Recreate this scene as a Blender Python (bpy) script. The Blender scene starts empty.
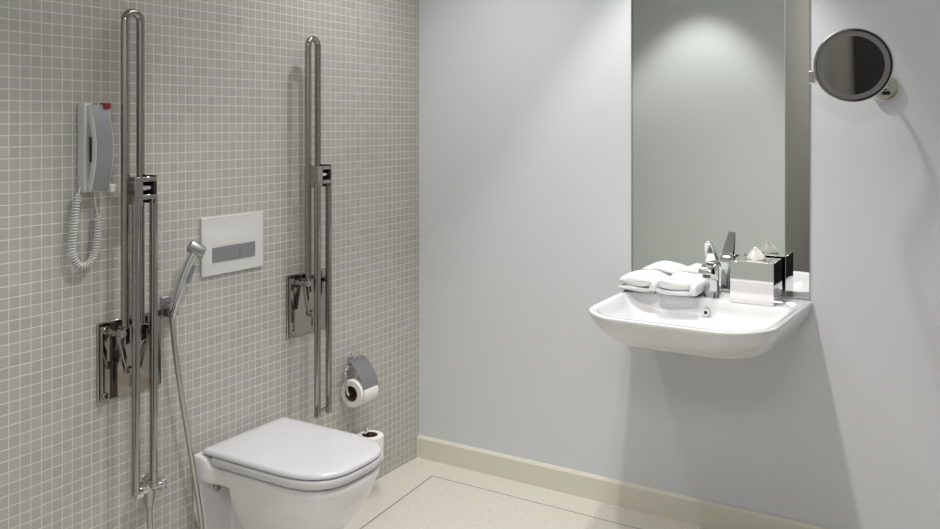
import bpy, bmesh, math, random
from mathutils import Vector, Matrix
random.seed(7)
PI = math.pi
S = bpy.context.scene
C = S.collection

# ------------------------------------------------------------------ materials
def mat(name, col, rough=.5, metal=0., spec=.5, coat=0., coat_rough=.05):
    m = bpy.data.materials.new(name); m.use_nodes = True
    p = m.node_tree.nodes['Principled BSDF']
    p.inputs['Base Color'].default_value = (*col, 1)
    p.inputs['Roughness'].default_value = rough
    p.inputs['Metallic'].default_value = metal
    p.inputs['Specular IOR Level'].default_value = spec
    p.inputs['Coat Weight'].default_value = coat
    p.inputs['Coat Roughness'].default_value = coat_rough
    return m

def N(m, t, **kw):
    n = m.node_tree.nodes.new(t)
    for k, v in kw.items(): setattr(n, k, v)
    return n
def L(m, a, b): m.node_tree.links.new(a, b)
def math_node(m, op, a, b=None, c=None):
    n = N(m, 'ShaderNodeMath', operation=op)
    for i, v in enumerate((a, b, c)):
        if v is None: continue
        if isinstance(v, (int, float)): n.inputs[i].default_value = v
        else: L(m, v, n.inputs[i])
    return n.outputs[0]

def noisy(m, scale, amount, bump=0., bump_scale=None, dist=.001):
    """small procedural variation of the base colour, optional fine bump"""
    p = m.node_tree.nodes['Principled BSDF']
    base = tuple(p.inputs['Base Color'].default_value)
    tc = N(m, 'ShaderNodeTexCoord')
    nz = N(m, 'ShaderNodeTexNoise'); nz.inputs['Scale'].default_value = scale; nz.inputs['Detail'].default_value = 4
    L(m, tc.outputs['Object'], nz.inputs['Vector'])
    mx = N(m, 'ShaderNodeMix', data_type='RGBA')
    mx.inputs[6].default_value = tuple(c * (1 - amount) for c in base[:3]) + (1,)
    mx.inputs[7].default_value = tuple(min(1, c * (1 + amount)) for c in base[:3]) + (1,)
    L(m, nz.outputs['Fac'], mx.inputs[0]); L(m, mx.outputs[2], p.inputs['Base Color'])
    if bump:
        n2 = N(m, 'ShaderNodeTexNoise'); n2.inputs['Scale'].default_value = bump_scale or scale; n2.inputs['Detail'].default_value = 3
        L(m, tc.outputs['Object'], n2.inputs['Vector'])
        b = N(m, 'ShaderNodeBump'); b.inputs['Strength'].default_value = bump; b.inputs['Distance'].default_value = dist
        L(m, n2.outputs['Fac'], b.inputs['Height']); L(m, b.outputs[0], p.inputs['Normal'])
    return m

def mosaic_material():
    P = 0.030864
    m = mat('mosaic_tile', (.3, .3, .28), .38)
    p = m.node_tree.nodes['Principled BSDF']
    tc = N(m, 'ShaderNodeTexCoord'); sp = N(m, 'ShaderNodeSeparateXYZ'); L(m, tc.outputs['Object'], sp.inputs[0])
    u = math_node(m, 'DIVIDE', math_node(m, 'ADD', sp.outputs['Y'], 1.899), P)
    v = math_node(m, 'DIVIDE', math_node(m, 'ADD', sp.outputs['Z'], -1.807), P)
    def edge(t):
        f = math_node(m, 'FRACT', t)
        d = math_node(m, 'MINIMUM', f, math_node(m, 'SUBTRACT', 1.0, f))
        r = N(m, 'ShaderNodeMapRange'); r.inputs[1].default_value = .03; r.inputs[2].default_value = .07
        L(m, d, r.inputs[0]); return r.outputs[0]
    tile = math_node(m, 'MINIMUM', edge(u), edge(v))
    cell = N(m, 'ShaderNodeCombineXYZ'); L(m, math_node(m, 'FLOOR', u), cell.inputs[0]); L(m, math_node(m, 'FLOOR', v), cell.inputs[1])
    wn = N(m, 'ShaderNodeTexWhiteNoise', noise_dimensions='2D'); L(m, cell.outputs[0], wn.inputs['Vector'])
    rr = N(m, 'ShaderNodeValToRGB')
    rr.color_ramp.elements[0].color = (.39, .386, .352, 1)
    rr.color_ramp.elements[1].color = (.43, .426, .390, 1)
    e = rr.color_ramp.elements.new(.55); e.color = (.41, .407, .372, 1)
    L(m, wn.outputs['Value'], rr.inputs[0])
    mx = N(m, 'ShaderNodeMix', data_type='RGBA'); mx.inputs[6].default_value = (.63, .622, .575, 1)
    L(m, tile, mx.inputs[0]); L(m, rr.outputs[0], mx.inputs[7]); L(m, mx.outputs[2], p.inputs['Base Color'])
    r = N(m, 'ShaderNodeMapRange'); r.inputs[3].default_value = .8; r.inputs[4].default_value = .42
    L(m, tile, r.inputs[0]); L(m, r.outputs[0], p.inputs['Roughness'])
    b = N(m, 'ShaderNodeBump'); b.inputs['Strength'].default_value = .5; b.inputs['Distance'].default_value = .0015
    L(m, tile, b.inputs['Height']); L(m, b.outputs[0], p.inputs['Normal'])
    return m

def terrazzo_material():
    m = mat('terrazzo', (.6, .58, .53), .32)
    p = m.node_tree.nodes['Principled BSDF']
    tc = N(m, 'ShaderNodeTexCoord'); sp = N(m, 'ShaderNodeSeparateXYZ'); L(m, tc.outputs['Object'], sp.inputs[0])
    vo = N(m, 'ShaderNodeTexVoronoi'); vo.inputs['Scale'].default_value = 95; L(m, tc.outputs['Object'], vo.inputs['Vector'])
    sc = N(m, 'ShaderNodeSeparateColor'); L(m, vo.outputs['Color'], sc.inputs[0])
    inside = N(m, 'ShaderNodeMapRange'); inside.inputs[1].default_value = .30; inside.inputs[2].default_value = .38
    inside.inputs[3].default_value = 1; inside.inputs[4].default_value = 0
    L(m, vo.outputs['Distance'], inside.inputs[0])
    rr = N(m, 'ShaderNodeValToRGB'); rr.color_ramp.interpolation = 'CONSTANT'
    rr.color_ramp.elements[0].color = (.49, .455, .40, 1)
    rr.color_ramp.elements[1].color = (.74, .715, .65, 1); rr.color_ramp.elements[1].position = .86
    e = rr.color_ramp.elements.new(.09); e.color = (.625, .60, .535, 1)
    L(m, sc.outputs[0], rr.inputs[0])
    mx = N(m, 'ShaderNodeMix', data_type='RGBA'); mx.inputs[6].default_value = (.625, .60, .535, 1)
    L(m, inside.outputs[0], mx.inputs[0]); L(m, rr.outputs[0], mx.inputs[7])
    # the dark sealed joint: an L of two lines
    X, Y = sp.outputs['X'], sp.outputs['Y']
    d1 = math_node(m, 'ABSOLUTE', math_node(m, 'ADD', Y, .1535))
    m1 = math_node(m, 'MULTIPLY', math_node(m, 'LESS_THAN', d1, .0022), math_node(m, 'GREATER_THAN', X, .174))
    lx = math_node(m, 'ADD', .176, math_node(m, 'MULTIPLY', math_node(m, 'ADD', Y, .1535), -.086))
    d2 = math_node(m, 'ABSOLUTE', math_node(m, 'SUBTRACT', X, lx))
    m2 = math_node(m, 'MULTIPLY', math_node(m, 'LESS_THAN', d2, .0022), math_node(m, 'LESS_THAN', Y, -.1515))
    ln = math_node(m, 'MAXIMUM', m1, m2)
    m3 = N(m, 'ShaderNodeMix', data_type='RGBA'); m3.inputs[7].default_value = (.09, .085, .078, 1)
    L(m, ln, m3.inputs[0]); L(m, mx.outputs[2], m3.inputs[6]); L(m, m3.outputs[2], p.inputs['Base Color'])
    return m

M_mosaic = mosaic_material(); M_floor = terrazzo_material()
M_wall = noisy(mat('painted_wall', (.645, .660, .685), .62, spec=.3), 2.5, .012, .05, 260, .0005)
M_front = noisy(mat('partition_paint', (.645, .685, .67), .6, spec=.3), 2.5, .01)
M_ceil = mat('ceiling_paint', (.72, .72, .71), .8)
M_hall = noisy(mat('hall_wall', (.295, .288, .255), .7), 3, .03)
M_cream = noisy(mat('cream_skirting', (.70, .675, .585), .38), 5, .02)
M_door = noisy(mat('dark_wood', (.02, .017, .015), .4), 8, .2)
M_carpet = noisy(mat('dark_carpet', (.018, .017, .016), .9), 60, .3)
M_cer = noisy(mat('ceramic', (.73, .73, .735), .10, spec=.6, coat=.6), 3, .006)
M_seat = noisy(mat('seat_plastic', (.61, .61, .625), .2, spec=.5), 3, .006)
M_steel = noisy(mat('polished_steel', (.35, .333, .31), .09, 1.), 12, .05)
M_plate = noisy(mat('plate_steel', (.38, .36, .335), .05, 1.), 12, .03)
M_chrome = noisy(mat('chrome', (.72, .72, .72), .06, 1.), 12, .02)
M_satin = noisy(mat('satin_metal', (.42, .42, .44), .34, 1.), 14, .03)
M_hose = noisy(mat('metal_hose', (.46, .455, .44), .3, 1.), 90, .1)
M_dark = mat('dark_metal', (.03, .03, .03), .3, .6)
M_white = noisy(mat('white_plastic', (.56, .56, .555), .3), 6, .01)
M_glasspl = noisy(mat('white_glass', (.62, .625, .615), .12, spec=.6, coat=.5), 3, .008)
M_handset = noisy(mat('grey_handset', (.27, .275, .29), .35, .35), 6, .02)
M_red = mat('red_plastic', (.22, .008, .02), .35)
M_paper = noisy(mat('paper', (.80, .79, .76), .9), 30, .03, .3, 200, .001)
M_core = noisy(mat('cardboard', (.10, .065, .04), .9), 40, .2)
M_towel = noisy(mat('terry_towel', (.74, .74, .74), .95, spec=.1), 20, .02, .5, 420, .002)
M_frost = noisy(mat('frosted_ring', (.20, .20, .20), .4, spec=.4), 5, .02)
M_mirror = mat('mirror_silver', (.875, .89, .88), .0, 1.)
M_mag = mat('magnifier_silver', (.80, .80, .80), .0, 1.)
M_boxsteel = noisy(mat('mirror_steel', (.80, .79, .785), .03, 1.), 3, .01)
M_rose = noisy(mat('pale_chrome', (.78, .80, .68), .14, 1.), 12, .03)
M_edge = mat('mirror_edge', (.16, .18, .17), .3)

# ------------------------------------------------------------------ helpers
def smooth(bm, ang=40):
    for f in bm.faces: f.smooth = True
    for e in bm.edges:
        if len(e.link_faces) == 2 and e.calc_face_angle(0) > math.radians(ang): e.smooth = False

def link(name, bm, m, parent=None, bevel=0., segs=2, sub=0, ang=40, offset=None):
    """one mesh object from a bmesh in world coordinates (parent: an object whose world origin is parent['_o'])"""
    bmesh.ops.recalc_face_normals(bm, faces=bm.faces)
    o_at = ORG.get(parent.name) if parent is not None else offset
    if o_at is not None: bmesh.ops.translate(bm, verts=bm.verts, vec=-Vector(o_at))
    smooth(bm, ang)
    me = bpy.data.meshes.new(name); bm.to_mesh(me); bm.free(); me.materials.append(m)
    o = bpy.data.objects.new(name, me); C.objects.link(o)
    if parent is not None: o.parent = parent; ORG[o.name] = ORG[parent.name]
    elif offset is not None: o.location = offset; ORG[o.name] = tuple(offset)
    if bevel:
        b = o.modifiers.new('bevel', 'BEVEL'); b.width = bevel; b.segments = segs; b.limit_method = 'ANGLE'; b.angle_limit = math.radians(35)
        b.harden_normals = False
    if sub:
        s = o.modifiers.new('subdivision', 'SUBSURF'); s.levels = s.render_levels = sub
    return o
ORG = {}

def thing(name, label, cat, loc, group=None):
    o = bpy.data.objects.new(name, None); C.objects.link(o); o.location = loc
    o.empty_display_size = .05
    o['label'] = label; o['category'] = cat
    if group: o['group'] = group
    ORG[o.name] = tuple(loc); return o
def tag(o, label, cat, group=None):
    o['label'] = label; o['category'] = cat
    if group: o['group'] = group
    return o
def struct(o): o['kind'] = 'structure'; return o

def box(bm, x0, x1, y0, y1, z0, z1):
    vs = [bm.verts.new((x, y, z)) for x in (x0, x1) for y in (y0, y1) for z in (z0, z1)]
    for f in ((0, 1, 3, 2), (4, 6, 7, 5), (0, 4, 5, 1), (2, 3, 7, 6), (0, 2, 6, 4), (1, 5, 7, 3)):
        bm.faces.new([vs[i] for i in f])
    return vs

def frames(pts):
    pts = [Vector(p) for p in pts]; n = len(pts); T = []
    for i in range(n):
        a = pts[max(i - 1, 0)]; b = pts[min(i + 1, n - 1)]; T.append((b - a).normalized())
    u = T[0].orthogonal().normalized(); out = []
    for i in range(n):
        if i: u = (u - T[i] * u.dot(T[i])).normalized()
        out.append((pts[i], u.copy(), T[i].cross(u)))
    return out

def tube(bm, pts, r, seg=14, cap=True):
    rs = r if isinstance(r, (list, tuple)) else [r] * len(pts)
    rings = []
    for (p, u, v), rad in zip(frames(pts), rs):
        rings.append([bm.verts.new(p + (u * math.cos(2 * PI * k / seg) + v * math.sin(2 * PI * k / seg)) * rad) for k in range(seg)])
    for a, b in zip(rings, rings[1:]):
        for k in range(seg): bm.faces.new((a[k], a[(k + 1) % seg], b[(k + 1) % seg], b[k]))
    if cap:
        bm.faces.new(rings[0][::-1]); bm.faces.new(rings[-1])

def loft(bm, rings, cap0=True, cap1=True):
    R = [[bm.verts.new(p) for p in r] for r in rings]; n = len(R[0])
    for a, b in zip(R, R[1:]):
        for k in range(n): bm.faces.new((a[k], a[(k + 1) % n], b[(k + 1) % n], b[k]))
    if cap0: bm.faces.new(R[0][::-1])
    if cap1: bm.faces.new(R[-1])

def catmull(pts, n=8):
    P = [Vector(p) for p in pts]; P = [P[0] * 2 - P[1]] + P + [P[-1] * 2 - P[-2]]; out = []
    for i in range(1, len(P) - 2):
        for k in range(n):
            t = k / n
            out.append(.5 * ((2 * P[i]) + (P[i + 1] - P[i - 1]) * t + (2 * P[i - 1] - 5 * P[i] + 4 * P[i + 1] - P[i + 2]) * t * t
                             + (3 * P[i] - P[i - 1] - 3 * P[i + 1] + P[i + 2]) * t ** 3))
    out.append(P[-2]); return out

def rrect(x0, x1, y0, y1, r00, r10, r11, r01, z, n=8):
    """rounded rectangle, counter-clockwise, corner radii per corner; z may be a function of (x, y)"""
    out = []
    for cx, cy, r, a in ((x0 + r00, y0 + r00, r00, PI), (x1 - r10, y0 + r10, r10, 1.5 * PI), (x1 - r11, y1 - r11, r11, 0), (x0 + r01, y1 - r01, r01, .5 * PI)):
        for k in range(n + 1):
            t = a + .5 * PI * k / n; x = cx + r * math.cos(t); y = cy + r * math.sin(t)
            out.append((x, y, z(x, y) if callable(z) else z))
    return out

def B(): return bmesh.new()
def boxes(*bs):
    bm = B()
    for b in bs: box(bm, *b)
    return bm
def tubes(*ts):
    bm = B()
    for t in ts: tube(bm, *t)
    return bm

# ------------------------------------------------------------------ the setting
XR, YF, ZC = 3.0, -2.65, 2.75           # right wall, front partition, ceiling
XO, YE = 1.028, -4.6                    # edge of the opening, end of the passage
struct(link('floor', boxes((-.1, XR + .1, YF, .1, -.1, 0)), M_floor))
struct(link('floor_passage', boxes((-.1, XR + .1, YE - .1, YF, -.1, 0)), M_carpet))
struct(link('ceiling', boxes((-.1, XR + .1, YE - .1, .1, ZC, ZC + .1)), M_ceil))
struct(link('wall_left', boxes((-.1, 0, YF - .02, 0, 0, ZC)), M_mosaic))
struct(link('wall_back', boxes((-.1, XR + .1, 0, .1, 0, ZC)), M_wall))
struct(link('wall_right', boxes((XR, XR + .1, YE, 0, 0, ZC)), M_wall))
struct(link('wall_front', boxes((0, XO, YF - .02, YF, 0, ZC)), M_front))
struct(link('wall_passage', boxes((XO - .1, XO, YE, YF - .02, 0, ZC)), M_hall))
struct(link('wall_end', boxes((XO - .1, XR + .1, YE - .1, YE, 0, ZC)), M_hall))
struct(link('door_1', boxes((XO + .15, XR - .25, YE, YE + .04, 0, 2.3)), M_door, bevel=.004))
bm = B()
prof = [(0, 0), (-.015, 0), (-.015, .086), (-.009, .096), (0, .096)]
loft(bm, [[(0, y, z) for y, z in prof], [(XR, y, z) for y, z in prof]])
struct(link('baseboard_back', bm, M_cream, ang=20))

# ------------------------------------------------------------------ wall mirror over the basin
wm = thing('wall_mirror', 'tall frameless rectangular wall mirror rising behind the white washbasin', 'mirror', (1.341, 0, .885))
link('mirror_backing', boxes((1.012, 1.668, -.003, 0, .885, 2.35)), M_edge, wm)
link('mirror_glass', boxes((1.0115, 1.6685, -.006, -.003, .8845, 2.3505)), M_mirror, wm)

# ------------------------------------------------------------------ fold-up grab rails
def grab_rail(yc, zp, zt, label):
    """yc: centre of the wall plate, zp: its middle height, zt: top of the folded arm"""
    t = thing('grab_rail', label, 'grab rail', (0, yc, zp), 'folded up steel grab rails beside the toilet')
    ya = yc - .034                                      # the folded arm hangs a little to one side
    zx = zp + .092                                      # hinge axle
    link('mounting_plate', boxes((0, .008, yc - .113, yc + .113, zp - .116, zp + .116)), M_plate, t, .003)
    bm = boxes((.007, .020, yc - .108, yc - .088, zp - .108, zp + .106))
    link('bracket_rail', bm, M_steel, t, .003)
    for z in (zp - .095, zp + .095):
        bm = B(); tube(bm, [(.007, yc - .098, z), (.028, yc - .098, z)], .010); link('bolt', bm, M_steel, t, .002)
    for sy in (-1, 1):
        y = ya + sy * .056
        bm = B(); tube(bm, [(.006, y, zx), (.090, y, zx)], .009); tube(bm, [(.078, y, zx), (.095, y, zx)], .0115)
        link('bracket_arm', bm, M_steel, t, .0015)
        p0 = Vector((.072, y, zx - .008)); p1 = Vector((.060, ya + sy * .018, zx - .115))
        bm = B(); u = Vector((.007, 0, 0)); w = Vector((0, .0075, 0)); v = Vector((0, 0, .006))
        loft(bm, [[p0 + u + w, p0 + u - w, p0 - u - w, p0 - u + w], [p1 + u + w - v, p1 + u - w - v, p1 - u - w - v, p1 - u + w - v]])
        link('brace', bm, M_steel, t, .002)
        bm = B(); tube(bm, [(.05, y, zx), (.05, y, zx + .028)], .006); link('stop_peg', bm, M_dark, t, .001)
    link('axle', tubes(([(.062, ya - .066, zx), (.062, ya + .066, zx)], .0085)), M_steel, t)
    bm = B(); tube(bm, [(.048, ya - .012, zx - .118), (.078, ya - .012, zx - .118)], .012); tube(bm, [(.070, ya - .014, zx - .12), (.070, ya - .014, zx - .165)], .0035)
    link('lock_pin', bm, M_steel, t, .001)
    # the long U of the arm
    h, x = .0265, .062
    pts = [(x, ya - h, zx - .025), (x, ya - h, 1.2), (x, ya - h, zt - h)]
    for k in range(1, 12): a = PI - PI * k / 12; pts.append((x, ya + h * math.cos(a), zt - h + h * math.sin(a)))
    pts += [(x, ya + h, zt - h), (x, ya + h, 1.2), (x, ya + h, zx - .025)]
    link('arm', tubes((pts, .0123, 18)), M_steel, t)
    for sy in (-1, 1):
        link('arm_end', boxes((.046, .078, ya + sy * h - .014, ya + sy * h + .014, zx - .038, zx + .012)), M_steel, t, .003)
    # clamp that carries the support leg
    bm = boxes((.064, .112, ya - .030, ya - .002, 1.262, 1.342))
    box(bm, .046, .066, ya - .030, ya + .045, 1.280, 1.336)
    box(bm, .046, .114, ya - .006, ya + .045, 1.328, 1.342); box(bm, .046, .114, ya - .006, ya + .045, 1.276, 1.290)
    k = link('leg_clamp', bm, M_steel, t, .002)
    link('clamp_bolt', tubes(([(.094, ya + .0, 1.309), (.094, ya + .032, 1.309)], .011)), M_chrome, k)
    link('clamp_end', boxes((.066, .112, ya + .034, ya + .046, 1.262, 1.346)), M_dark, k, .002)
    # twin tube support leg hanging from the clamp
    yl, g, xl = yc - .023, .031, .101
    for sy in (-1, 1):
        g2 = link('support_leg', tubes(([(xl, yl + sy * g, 1.285), (xl, yl + sy * g, .432)], .0120, 18)), M_steel, t)
        link('leg_cap', tubes(([(xl, yl + sy * g, .434), (xl, yl + sy * g, .420)], [.0128, .0118], 18)), M_steel, g2)
    link('leg_crossbar', tubes(([(xl, yl - g, .440), (xl, yl + g, .440)], .006)), M_steel, t)
    return t
grab_rail(-1.525, .800, 1.826, 'folded up steel grab rail beside the wall telephone')
grab_rail(-.740, .822, 1.812, 'folded up steel grab rail between the flush plate and the toilet roll holder')

# ------------------------------------------------------------------ wall telephone
ph = thing('wall_telephone', 'white wall telephone with a grey handset on the mosaic', 'telephone', (0, -1.65, 1.30))
bm = B()
cr = [(0, 1.302), (.030, 1.302), (.036, 1.312), (.036, 1.545), (.030, 1.557), (0, 1.557)]
loft(bm, [[(x, -1.699, z) for x, z in cr], [(x, -1.634, z) for x, z in cr]])
link('cradle', bm, M_white, ph, .004)
# bowed handset: white shell with a grey face
def bow(off):
    out = []
    for k in range(13):
        t = k / 12; out.append((.046 + .026 * math.sin(PI * t) ** 1.0 + off + .004 * (1 - t), 1.306 + .247 * t))
    return out
bm = B(); f = bow(0); b = [(max(.034, x - .022), z) for x, z in bow(0)]
prof = f + b[::-1]
loft(bm, [[(x, -1.690, z) for x, z in prof], [(x, -1.631, z) for x, z in prof]])
hs = link('handset', bm, M_white, ph, .003)
bm = B(); prof = bow(.002) + bow(-.003)[::-1]
loft(bm, [[(x, -1.687, z) for x, z in prof], [(x, -1.636, z) for x, z in prof]])
link('face_panel', bm, M_handset, hs)
link('earpiece_slot', boxes((.045, .055, -1.6915, -1.688, 1.39, 1.46)), M_dark, hs)
link('hook', boxes((.030, .066, -1.637, -1.620, 1.300, 1.324)), M_white, ph, .003)
link('red_button', boxes((.030, .058, -1.650, -1.630, 1.541, 1.558)), M_red, ph, .002)
link('screw', tubes(([(.030, -1.668, 1.552), (.046, -1.668, 1.552)], .004)), M_dark, ph)
# coiled cord
path = catmull([(.020, -1.708, 1.30), (.026, -1.722, 1.25), (.028, -1.730, 1.19), (.028, -1.733, 1.135), (.028, -1.715, 1.098),
                (.028, -1.687, 1.096), (.028, -1.664, 1.122), (.026, -1.652, 1.17), (.024, -1.648, 1.215), (.022, -1.650, 1.240)], 10)
# resample evenly
d = [0]
for a, b2 in zip(path, path[1:]): d.append(d[-1] + (b2 - a).length)
def at(s):
    for i in range(len(d) - 1):
        if d[i + 1] >= s: return path[i].lerp(path[i + 1], (s - d[i]) / max(1e-9, d[i + 1] - d[i]))
    return path[-1]
turns = 50; per = 10; n = turns * per
core = [at(d[-1] * i / n) for i in range(n + 1)]
coil = []
for i, (p, u, v) in enumerate(frames(core)):
    a = 2 * PI * i / per; e = min(1, i / 12, (n - i) / 12); r = .0088 * max(.1, e)
    coil.append(p + (u * math.cos(a) + v * math.sin(a)) * r)
coil = [Vector((.018, -1.700, 1.318))] + coil + [Vector((.022, -1.655, 1.262)), Vector((.024, -1.660, 1.312))]
link('coiled_cord', tubes((coil, .0028, 6)), M_white, ph)

# ------------------------------------------------------------------ flush plate
fp = thing('flush_plate', 'white rectangular toilet flush plate with two grey buttons', 'flush plate', (0, -1.107, .99))
link('cover_plate', boxes((0, .010, -1.254, -.975, .992, 1.187)), M_glasspl, fp, .0025)
link('flush_button', boxes((.008, .0130, -1.210, -1.091, 1.035, 1.086)), M_satin, fp, .0015)
link('flush_button', boxes((.008, .0130, -1.089, -1.018, 1.035, 1.086)), M_satin, fp, .0015)

# ------------------------------------------------------------------ bidet sprayer in its holder, hose and valve
sh = thing('spray_holder', 'chrome wall bracket that holds the hand sprayer', 'holder', (0, -1.385, .905))
link('base_plate', boxes((0, .010, -1.412, -1.350, .885, .955)), M_satin, sh, .003)
bm = B(); box(bm, .008, .040, -1.412, -1.372, .892, .934); link('cradle', bm, M_steel, sh, .006)
sp = thing('bidet_sprayer', 'chrome hand sprayer with a long metal hose beside the toilet', 'sprayer', (.05, -1.40, .90))
p0, p1, p2, p3 = Vector((.052, -1.409, .895)), Vector((.058, -1.396, .955)), Vector((.070, -1.368, 1.040)), Vector((.082, -1.345, 1.095))
pts = catmull([p0, p1, p2, p3], 8)
rs = [.0105 + .0065 * min(1, i / 10) for i in range(len(pts))]
link('handle', tubes((pts, rs, 16)), M_chrome, sp)
hd = B(); dirn = Vector((.62, .62, -.48)).normalized()
tube(hd, [p3 - dirn * .022 + Vector((0, 0, .012)), p3 - dirn * .016 + Vector((0, 0, .012)), p3 + dirn * .022 + Vector((0, 0, .008)), p3 + dirn * .030 + Vector((0, 0, .008))], [.014, .021, .021, .018], 18)
link('spray_head', hd, M_satin, sp)
link('spray_face', tubes(([p3 + dirn * .029 + Vector((0, 0, .008)), p3 + dirn * .0325 + Vector((0, 0, .008))], .0155, 18)), M_frost, sp)
lv = B(); tube(lv, [Vector((.082, -1.374, 1.000)), Vector((.090, -1.355, 1.055))], [.0075, .006], 8)
link('trigger', lv, M_satin, sp)
hz = catmull([(.052, -1.410, .897), (.050, -1.403, .85), (.050, -1.388, .74), (.048, -1.362, .60), (.045, -1.330, .45), (.043, -1.302, .31), (.044, -1.286, .20),
              (.046, -1.300, .13), (.050, -1.350, .10), (.052, -1.410, .13), (.052, -1.460, .20), (.052, -1.4885, .270), (.050, -1.492, .3355)], 10)
link('hose', tubes((hz, .0082, 12)), M_hose, sp)
va = thing('angle_valve', 'small chrome water valve low on the mosaic under the grab rail', 'valve', (0, -1.492, .395))
link('wall_rosette', tubes(([(0, -1.468, .395), (.008, -1.468, .395)], [.027, .024], 20)), M_chrome, va)
bm = B(); tube(bm, [(.006, -1.468, .395), (.050, -1.468, .395)], .011); tube(bm, [(.050, -1.530, .395), (.050, -1.452, .395)], .0135)
link('body', bm, M_chrome, va, .0015)
link('handle', tubes(([(.050, -1.526, .395), (.050, -1.545, .395)], [.021, .018], 14)), M_chrome, va, .0015)
link('end_cap', tubes(([(.050, -1.456, .395), (.050, -1.440, .395)], [.021, .020], 14)), M_chrome, va, .0015)
link('outlet', tubes(([(.050, -1.492, .395), (.050, -1.492, .362), (.050, -1.492, .338)], [.016, .015, .0105], 16)), M_satin, va)

# ------------------------------------------------------------------ wall-hung toilet
YT = -1.082
to = thing('toilet', 'white wall hung toilet with closed lid on the mosaic wall', 'toilet', (0, YT, .10))
def dshape(x0, x1, hw, z, n=44, ex=3.0, rb=.015, fr=.43):
    """D outline: square back at x0, straight sides, squarish round front at x1"""
    out = []; xm = x1 - (x1 - x0) * fr; L_ = x1 - xm
    for k in range(n + 1):
        a = -PI / 2 + PI * k / n
        ca, sa = math.cos(a), math.sin(a)
        out.append((xm + L_ * math.copysign(abs(ca) ** (2 / ex), ca), YT + hw * math.copysign(abs(sa) ** (2 / ex), sa), z))
    for k in range(5):
        a = PI / 2 * k / 4; out.append((x0 + rb - rb * math.sin(a), YT + hw - rb + rb * math.cos(a), z))
    for k in range(5):
        a = PI / 2 * k / 4; out.append((x0 + rb - rb * math.cos(a), YT - hw + rb - rb * math.sin(a), z))
    return out
bm = B()
loft(bm, [dshape(.20, .27, .045, .085, fr=.6, ex=2.2), dshape(.17, .33, .075, .095, fr=.6, ex=2.2), dshape(.15, .385, .104, .135, fr=.6, ex=2.2),
          dshape(.14, .440, .132, .19, fr=.6, ex=2.25), dshape(.135, .486, .155, .245, fr=.58, ex=2.35), dshape(.13, .518, .171, .30, fr=.55, ex=2.5),
          dshape(.13, .533, .179, .345, fr=.5, ex=2.7), dshape(.13, .538, .183, .368, fr=.45, ex=2.9), dshape(.13, .538, .183, .379, fr=.45, ex=2.9), dshape(.14, .530, .175, .385, fr=.45, ex=2.9)])
# the top deck back to the wall, flange and core
def sect(x, hw, z0, z1, r=.016):
    return [(x, yy, zz) for yy, zz, _ in rrect(YT - hw, YT + hw, z0, z1, r, r, r * .7, r * .7, 0, 5)]
loft(bm, [sect(0, .206, .335, .421), sect(.040, .204, .334, .421), sect(.056, .200, .333, .414), sect(.068, .194, .331, .396), sect(.090, .187, .330, .386), sect(.16, .182, .330, .385), sect(.26, .176, .332, .385)])
fl = []
for x, s in ((0, 0), (.024, 0), (.034, .010)):
    fl.append([(x, YT - .206 + s, .398), (x, YT - .206 + s, .24), (x, YT - .150 + s, .075 + s), (x, YT + .150 - s, .075 + s), (x, YT + .206 - s, .24), (x, YT + .206 - s, .398)])
loft(bm, fl)
loft(bm, [[(0.01, YT - .065, .36), (0.01, YT - .065, .10), (0.01, YT + .065, .10), (0.01, YT + .065, .36)],
          [(.10, YT - .065, .36), (.10, YT - .065, .10), (.10, YT + .065, .10), (.10, YT + .065, .36)],
          [(.28, YT - .08, .36), (.28, YT - .08, .10), (.28, YT + .08, .10), (.28, YT + .08, .36)]])
bowl = link('bowl', bm, M_cer, to)
rm = bowl.modifiers.new('fuse', 'REMESH'); rm.mode = 'VOXEL'; rm.voxel_size = .0045; rm.use_smooth_shade = True
sm = bowl.modifiers.new('soften', 'SMOOTH'); sm.factor = .5; sm.iterations = 14
bm = B(); 
for s_ in (-1, 1): link('bolt_cap', tubes(([(.028, YT + s_ * .130, .302), (.042, YT + s_ * .130, .302), (.046, YT + s_ * .130, .302)], [.017, .016, .011], 18)), M_satin, to)
bm.free()
SX0, SX1, SW = .066, .540, .189
bm = B()
loft(bm, [dshape(SX0, SX1 - .004, SW - .005, .3925), dshape(SX0, SX1 + .002, SW + .001, .3985), dshape(SX0, SX1 + .003, SW + .002, .416), dshape(SX0, SX1 - .001, SW - .002, .4205)])
link('seat', bm, M_seat, to, ang=60)
bm = B()
loft(bm, [dshape(SX0 - .040, SX1 - .002, SW - .004, .4235), dshape(SX0 - .040, SX1 + .003, SW + .001, .4262), dshape(SX0 - .040, SX1 + .003, SW + .001, .432),
          dshape(SX0 - .039, SX1 - .001, SW - .003, .4375), dshape(SX0 - .032, SX1 - .008, SW - .009, .4408), dshape(SX0 - .005, SX1 - .03, SW - .03, .4425),
          dshape(SX0 + .05, SX1 - .10, SW - .09, .4435)])
link('lid', bm, M_seat, to, ang=60)
for s in (-1, 1):
    link('hinge', tubes(([(.075, YT + s * .075 - .02, .404), (.075, YT + s * .075 + .02, .404)], .012)), M_seat, to)
link('buffer_strip', boxes((.10, .50, YT - .12, YT + .12, .386, .424)), M_dark, to)

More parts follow.
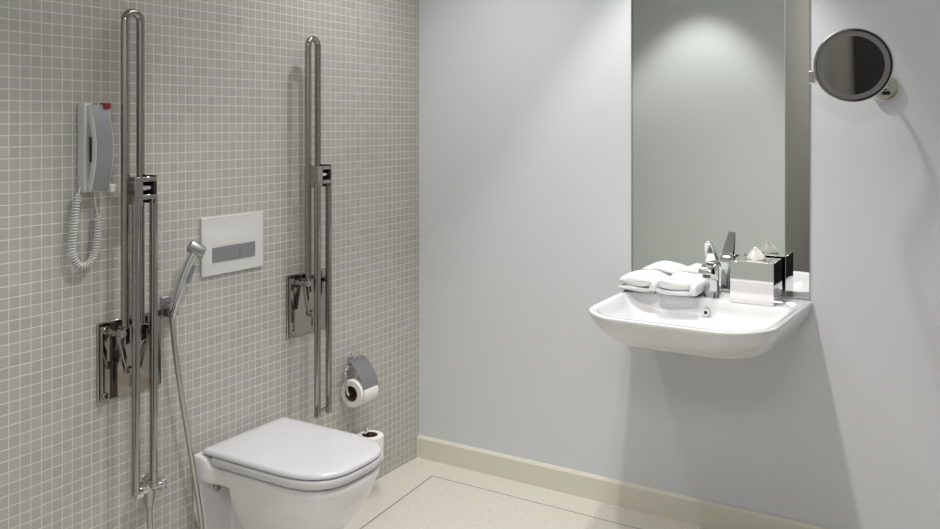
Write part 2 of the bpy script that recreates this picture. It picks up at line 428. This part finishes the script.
# ------------------------------------------------------------------ toilet roll holder and rolls
def roll_mesh(axis, cen, r, rc, length):
    cen = Vector(cen); ax = Vector(axis).normalized(); u = ax.orthogonal().normalized(); v = ax.cross(u)
    bm = B(); n = 36; hl = length / 2
    prof = [(rc, -hl), (r - .003, -hl), (r, -hl + .003), (r, hl - .003), (r - .003, hl), (rc, hl)]
    R = [[bm.verts.new(cen + ax * a + (u * math.cos(2 * PI * k / n) + v * math.sin(2 * PI * k / n)) * q) for k in range(n)] for q, a in prof]
    for i in range(len(R)):
        a, b = R[i], R[(i + 1) % len(R)]
        for k in range(n): bm.faces.new((a[k], a[(k + 1) % n], b[(k + 1) % n], b[k]))
    return bm
def core_mesh(axis, cen, rc, length):
    return roll_mesh(axis, cen, rc + .0005, rc - .0015, length + .001)

RX, RZ = .058, .434
Y0, Y1 = -.549, -.449
hol = thing('toilet_roll_holder', 'chrome toilet roll holder with curved flap on the mosaic wall', 'roll holder', (0, -.46, .55))
link('wall_rosette', tubes(([(0, -.474, .552), (.008, -.474, .552), (.014, -.474, .552)], [.031, .030, .022], 22)), M_chrome, hol)
post = catmull([(.008, -.474, .552), (.026, -.478, .551), (.036, -.500, .547), (.040, -.545, .535), (.044, -.566, .520), (.052, -.572, .485), (.057, -.570, .446), (.058, -.560, .434)], 8)
link('wire_arm', tubes((post, .0055, 10)), M_chrome, hol)
link('roll_spindle', tubes(([(.058, -.564, .434), (.058, -.456, .434)], .005, 10)), M_chrome, hol)
# flap: bent sheet over the roll
sec = [(.026, .5585), (.034, .5570), (.042, .5540), (.052, .5480), (.064, .5375), (.077, .5230), (.089, .5060), (.100, .4860), (.1085, .4660), (.1135, .4500), (.1150, .4420)]
bm = B()
top = [(x, z) for x, z in sec]; bot = [(x - .0016, z - .0016) for x, z in sec]
prof = top + bot[::-1]
loft(bm, [[(x, Y0 + .012, z) for x, z in prof], [(x, Y1 + .008, z) for x, z in prof]])
flap = link('flap', bm, M_satin, hol, ang=30)
link('flap_rivet', tubes(([(.040, -.475, .549), (.044, -.475, .558)], .006, 12)), M_chrome, flap)
rl = thing('toilet_roll', 'white toilet roll under the chrome flap', 'toilet roll', (RX, -.499, RZ))
bm = roll_mesh((0, 1, 0), (RX, (Y0 + Y1) / 2, RZ), .054, .031, Y1 - Y0)
link('paper', bm, M_paper, rl)
link('core', core_mesh((0, 1, 0), (RX, (Y0 + Y1) / 2, RZ), .031, Y1 - Y0), M_core, rl)
# loose sheet showing below the flap
bm = B(); sh_ = []
for k in range(9):
    a = math.radians(25 - 62 * k / 8); sh_.append((RX + .056 * math.cos(a) + .002, RZ + .056 * math.sin(a)))
pr = sh_ + [(x - .0012, z) for x, z in sh_][::-1]
loft(bm, [[(x, Y0 + .012 + .012 * (1 if i in (8, 9) else 0), z) for i, (x, z) in enumerate(pr)], [(x, Y1, z) for x, z in pr]])
link('loose_sheet', bm, M_paper, rl)

SXC, SYC, SZT = .068, -.442, .243
hs2 = thing('spare_roll_holder', 'small chrome peg sticking up through the spare roll by the toilet', 'roll holder', (0, SYC, .12))
link('wall_rosette', tubes(([(0, SYC, .125), (.008, SYC, .125)], [.018, .017], 18)), M_chrome, hs2)
link('peg', tubes((catmull([(.004, SYC, .125), (.035, SYC, .125), (.050, SYC - .004, .128), (.056, SYC - .006, .150), (.056, SYC - .006, .274)], 6), .009, 12)), M_chrome, hs2)
sr = thing('toilet_roll', 'upright spare toilet roll mostly hidden behind the toilet', 'toilet roll', (SXC, SYC, .13))
link('paper', roll_mesh((0, 0, 1), (SXC, SYC, SZT - .05), .055, .032, .10), M_paper, sr)
link('core', core_mesh((0, 0, 1), (SXC, SYC, SZT - .05), .032, .10), M_core, sr)

# ------------------------------------------------------------------ washbasin
XB = 1.358
wb = thing('washbasin', 'wide white ceramic washbasin mounted on the wall under the mirror', 'washbasin', (XB, 0, .75))
def rz(dz): return lambda x, y: .8775 + dz
def br(hw, yf, yb, z, rf, rbk=.012): return rrect(XB - hw, XB + hw, yf, yb, rf, rf, rbk, rbk, z, 12)
bm = B()
def br(wb_, wf, yf, yb, z, rf, rbk=.012):
    """plan outline that narrows a little towards the front"""
    out = rrect(XB - wb_, XB + wb_, yf, yb, rf, rf, rbk, rbk, z, 12)
    return [(XB + (x - XB) * (wf + (wb_ - wf) * (y - yf) / (yb - yf)) / wb_, y - .012 * (1 - ((x - XB) / wb_) ** 2) * max(0, (yb - y) / (yb - yf) - .5) * 2, zz) for x, y, zz in out]
loft(bm, [br(.17, .16, -.38, -.06, .748, .10), br(.23, .215, -.455, -.02, .752, .12), br(.275, .25, -.53, -.002, .775, .14), br(.302, .280, -.585, 0, .812, .15),
          br(.316, .297, -.612, 0, .845, .155), br(.3205, .302, -.622, 0, rz(-.010), .155), br(.321, .303, -.623, 0, rz(-.0025), .155), br(.319, .301, -.621, 0, rz(0), .153),
          br(.314, .296, -.615, -.004, rz(.0005), .149), br(.296, .282, -.600, -.160, rz(0), .135, .06), br(.292, .278, -.595, -.165, rz(-.004), .132, .06),
          br(.283, .268, -.582, -.172, rz(-.030), .13, .07), br(.255, .245, -.548, -.185, .818, .12, .08), br(.205, .20, -.475, -.225, .795, .10, .08), br(.10, .10, -.36, -.29, .788, .03, .03)])
link('bowl', bm, M_cer, wb, ang=75)
bm = B(); tube(bm, [(XB, -.165, .840), (XB, -.190, .835)], .0135, 20)
ov = link('overflow_ring', bm, M_chrome, wb)
link('overflow_hole', tubes(([(XB, -.186, .836), (XB, -.1912, .8348)], .0065, 16)), M_dark, ov)
link('drain', tubes(([(XB, -.325, .784), (XB, -.325, .790)], .03, 24)), M_chrome, wb)

# ------------------------------------------------------------------ faucet
fa = thing('faucet', 'chrome single lever mixer tap on the washbasin', 'tap', (XB, -.105, .88))
fz = .8765
bm = B()
def fr(hw, yf, yb, z, r=.01): return rrect(XB - hw, XB + hw, yf, yb, r, r, r, r, z, 6)
loft(bm, [fr(.029, -.134, -.076, fz, .018), fr(.028, -.133, -.077, fz + .006, .018), fr(.025, -.131, -.079, fz + .045), fr(.024, -.130, -.080, fz + .118), fr(.019, -.125, -.085, fz + .126)])
link('body', bm, M_chrome, fa, ang=30)
bm = B()
sec = [(-.110, .124, .050), (-.140, .124, .078), (-.170, .120, .090), (-.196, .114, .093), (-.203, .108, .094)]
loft(bm, [[(XB + sx * w, y, fz + z) for sx, w, z in ((-1, .025, zb), (1, .025, zb), (1, .022, zt), (-1, .022, zt))] for y, zt, zb in sec])
link('spout', bm, M_chrome, fa, .003)
link('aerator', tubes(([(XB, -.184, fz + .092), (XB, -.184, fz + .081)], .014, 16)), M_steel, fa)
bm = B()
sec = [(-.104, .122, .021, .015), (-.118, .140, .020, .013), (-.138, .168, .017, .010), (-.156, .192, .014, .007), (-.166, .206, .012, .005)]
loft(bm, [[(XB + sx * w, y + sy * th * .8, fz + z + sy * th * .6) for sx, sy in ((-1, -1), (1, -1), (1, 1), (-1, 1))] for y, z, w, th in sec])
link('lever', bm, M_chrome, fa, .003)

# ------------------------------------------------------------------ towels on a tray
tr = thing('towel_tray', 'thin shiny metal tray under the two folded towels', 'tray', (1.16, -.1, .88))
bm = B()
loft(bm, [rrect(1.036, 1.306, -.168, -.030, .02, .02, .02, .02, .8784), rrect(1.026, 1.318, -.180, -.022, .025, .025, .025, .025, .8845),
          rrect(1.029, 1.315, -.177, -.025, .024, .024, .024, .024, .8850), rrect(1.038, 1.304, -.166, -.032, .02, .02, .02, .02, .8805)])
link('dish', bm, M_chrome, tr, ang=60)
def towel(xc, w, h, y0, y1, z0, seed, label):
    """folded towel: a thin lower layer and a puffy upper layer joined at one rounded side"""
    rnd = random.Random(seed); f = [rnd.uniform(0, 6.28) for _ in range(6)]
    bm = B(); n = 40
    for lo, hi, wx, sh_, ex in ((0, h * .36, 1.0, 0., 2.8), (h * .30, h, .96, .012 * w, 2.3)):
        rings = []
        for j in range(17):
            t = j / 16; y = y0 + (y1 - y0) * t
            e = 1 - .42 * max(0, 1 - t / .16) ** 2.2 - .42 * max(0, 1 - (1 - t) / .16) ** 2.2
            ring = []
            for k in range(n):
                a = 2 * PI * k / n; ca, sa = math.cos(a), math.sin(a)
                px = math.copysign(abs(ca) ** (2 / ex), ca); pz = math.copysign(abs(sa) ** (2 / ex), sa)
                sag = 1 + .10 * math.sin(px * 2.2 + f[0] + 2 * t) * (hi > h * .5)
                x = xc + sh_ + wx * w / 2 * px * (1 - .10 * (1 - e)) + .003 * math.sin(7 * t + f[1])
                z = z0 + (lo + hi) / 2 + (hi - lo) / 2 * pz * e * (sag if pz > 0 else 1)
                if pz > 0: z += .003 * math.sin(px * 4 + f[2] + 5 * t) * e
                ring.append((x, y + .006 * math.sin(px * 2.5 + f[3]) * (t < .2), max(z, z0)))
            rings.append(ring)
        loft(bm, rings)
    # rounded fold joining both layers
    xs = xc + w / 2 * .93
    rings = []
    for j in range(13):
        t = j / 12; y = y0 + .006 + (y1 - y0 - .012) * t; e = .8 + .2 * min(1, min(t, 1 - t) / .12)
        rings.append([(xs + .014 * math.cos(2 * PI * k / 20), y, max(z0, z0 + h * .40 + h * .38 * e * math.sin(2 * PI * k / 20))) for k in range(20)])
    loft(bm, rings)
    o = link('folded_towel', bm, M_towel, None, sub=1, ang=80, offset=(xc, (y0 + y1) / 2, z0))
    return tag(o, label, 'towel', 'folded white towels by the tap')
towel(1.104, .138, .056, -.215, -.024, .8865, 3, 'folded white towel at the outer end of the tray, away from the tap')
towel(1.254, .138, .060, -.222, -.024, .8865, 5, 'folded white towel on the tray next to the tap')

# ------------------------------------------------------------------ tissue box
bx = thing('tissue_box', 'shiny mirror steel tissue box on the washbasin', 'tissue box', (1.51, -.1, .88))
bm = boxes((1.436, 1.583, -.165, -.035, .8765, 1.022))
link('case', bm, M_boxsteel, bx, .0012)
link('slot', boxes((1.475, 1.545, -.112, -.088, 1.0215, 1.0226)), M_dark, bx)
bm = B(); rings = []
for j, (s, z, lean) in enumerate(((.030, 1.019, 0), (.032, 1.026, 0), (.025, 1.038, .001), (.016, 1.050, .003), (.008, 1.059, .004), (.002, 1.064, .005))):
    ring = []
    for k in range(24):
        a = 2 * PI * k / 24; w = 1 + .10 * math.sin(3 * a + j * .5)
        ring.append((1.508 + s * w * math.cos(a) - lean, -.100 + .42 * s * w * math.sin(a) + .003 * math.sin(5 * a), z + .003 * math.sin(4 * a + 1) * (j > 0)))
    rings.append(ring)
loft(bm, rings)
tis = link('tissue', bm, M_paper, None, ang=60, offset=(1.508, -.1, 1.022)); tag(tis, 'white tissue sticking out of the steel box', 'tissue')

# ------------------------------------------------------------------ round magnifying mirror
mg = thing('magnifying_mirror', 'round chrome magnifying mirror on a wall arm', 'mirror', (1.909, 0, 1.618))
cen = Vector((1.836, -.19, 1.686)); yaw, pit = math.radians(-.3), math.radians(6)
nrm = Vector((math.sin(yaw) * math.cos(pit), -math.cos(yaw) * math.cos(pit), -math.sin(pit))).normalized()
up = (Vector((0, 0, 1)) - nrm * nrm.z).normalized(); sd = nrm.cross(up)
def turned(prof, n=64):
    bm = B(); R = []
    for q, a in prof:
        R.append([bm.verts.new(cen + nrm * a + (sd * math.cos(2 * PI * k / n) + up * math.sin(2 * PI * k / n)) * q) for k in range(n)])
    for a, b in zip(R, R[1:]):
        for k in range(n): bm.faces.new((a[k], a[(k + 1) % n], b[(k + 1) % n], b[k]))
    bm.faces.new(R[0][::-1]); bm.faces.new(R[-1]); return bm
link('frame', turned([(.055, -.022), (.104, -.019), (.116, -.011), (.120, 0), (.120, .006), (.117, .010), (.111, .010), (.109, -.002)]), M_chrome, mg, ang=50)
link('light_ring', turned([(.110, -.0015), (.110, .008), (.094, .0085), (.094, -.0015)]), M_frost, mg)
Rm = 40.
prof = []
for k in range(16, -1, -1):
    q = .094 * k / 16; prof.append((max(q, .0005), .0088 + (Rm - math.sqrt(Rm * Rm - q * q)) - (Rm - math.sqrt(Rm * Rm - .094 ** 2)) + .0004))
link('mirror_disc', turned([(.094, -.003)] + prof), M_mag, mg, ang=80)
edge = cen - sd * .120 if sd.x > 0 else cen + sd * .120
edge = edge + Vector((-.004, .004, -.035))
bm = B(); box(bm, edge.x - .012, edge.x + .010, edge.y - .012, edge.y + .020, edge.z - .021, edge.z + .021)
link('hinge', bm, M_chrome, mg, .003)
arm = catmull([edge + Vector((0, .012, 0)), edge + Vector((.02, .05, 0)), Vector((1.80, -.115, 1.640)), Vector((1.88, -.085, 1.625)), Vector((1.909, -.050, 1.618)), Vector((1.909, -.010, 1.618))], 8)
link('arm', tubes((arm, .007, 12)), M_chrome, mg)
link('wall_rosette', tubes(([(1.909, 0, 1.618), (1.909, -.010, 1.618), (1.909, -.016, 1.618)], [.047, .047, .042], 32)), M_rose, mg)
link('switch', boxes((1.902, 1.926, -.020, -.014, 1.594, 1.606)), M_dark, mg, .001)

# ------------------------------------------------------------------ light: ceiling spots
def spot(name, loc, watts, half, blend=.5, r=.035, target=None, col=(1, .98, .955)):
    l = bpy.data.lights.new(name, 'SPOT'); l.energy = watts; l.spot_size = math.radians(2 * half); l.spot_blend = blend
    l.shadow_soft_size = r; l.color = col
    o = bpy.data.objects.new(name, l); C.objects.link(o); o.location = loc
    if target is not None: o.rotation_euler = (Vector(target) - Vector(loc)).to_track_quat('-Z', 'Y').to_euler()
    return o
spot('ceiling_spot_basin', (1.30, -.37, 2.72), 70, 38, .45)
spot('ceiling_spot_middle', (1.25, -1.45, 2.72), 82, 52, .8)
spot('ceiling_spot_toilet', (.50, -.58, 2.72), 42, 52, 1.0)
spot('ceiling_spot_partition', (.52, -2.10, 2.72), 49, 36, .6, target=(.46, -2.52, 1.0))
def area(name, loc, watts, sx, sy, col=(1, .98, .96)):
    l = bpy.data.lights.new(name, 'AREA'); l.shape = 'RECTANGLE'; l.size = sx; l.size_y = sy; l.energy = watts; l.color = col
    o = bpy.data.objects.new(name, l); C.objects.link(o); o.location = loc; return o
area('ceiling_fill', (1.0, -.90, 2.74), 8, 1.2, 1.0)  # added soft fill that lifts the ambient level, not a ceiling fixture
area('passage_fill', (2.1, -3.6, 2.74), 33, 1.0, 1.0)  # unseen fill added on the camera side to brighten back wall and mosaic
W = bpy.data.worlds.new('world'); S.world = W; W.use_nodes = True
W.node_tree.nodes['Background'].inputs[0].default_value = (.5, .5, .5, 1); W.node_tree.nodes['Background'].inputs[1].default_value = .0

# ------------------------------------------------------------------ camera
cam = bpy.data.cameras.new('camera'); co = bpy.data.objects.new('camera', cam); C.objects.link(co)
th = math.atan(540 / 876)
co.location = (2.266186, -3.238467, 1.5); co.rotation_euler = (PI / 2, 0, th)
cam.sensor_fit = 'HORIZONTAL'; cam.sensor_width = 36; cam.lens = 876 / 940 * 36
cam.shift_y = -141.5 / 940; cam.clip_start = .02
S.camera = co
S.view_settings.view_transform = 'Standard'; S.view_settings.look = 'None'; S.view_settings.gamma = 1
S.view_settings.use_curve_mapping = False; S.view_settings.exposure = 0.
S.cycles.use_denoising = True; S.cycles.max_bounces = 16; S.cycles.diffuse_bounces = 8; S.cycles.glossy_bounces = 8
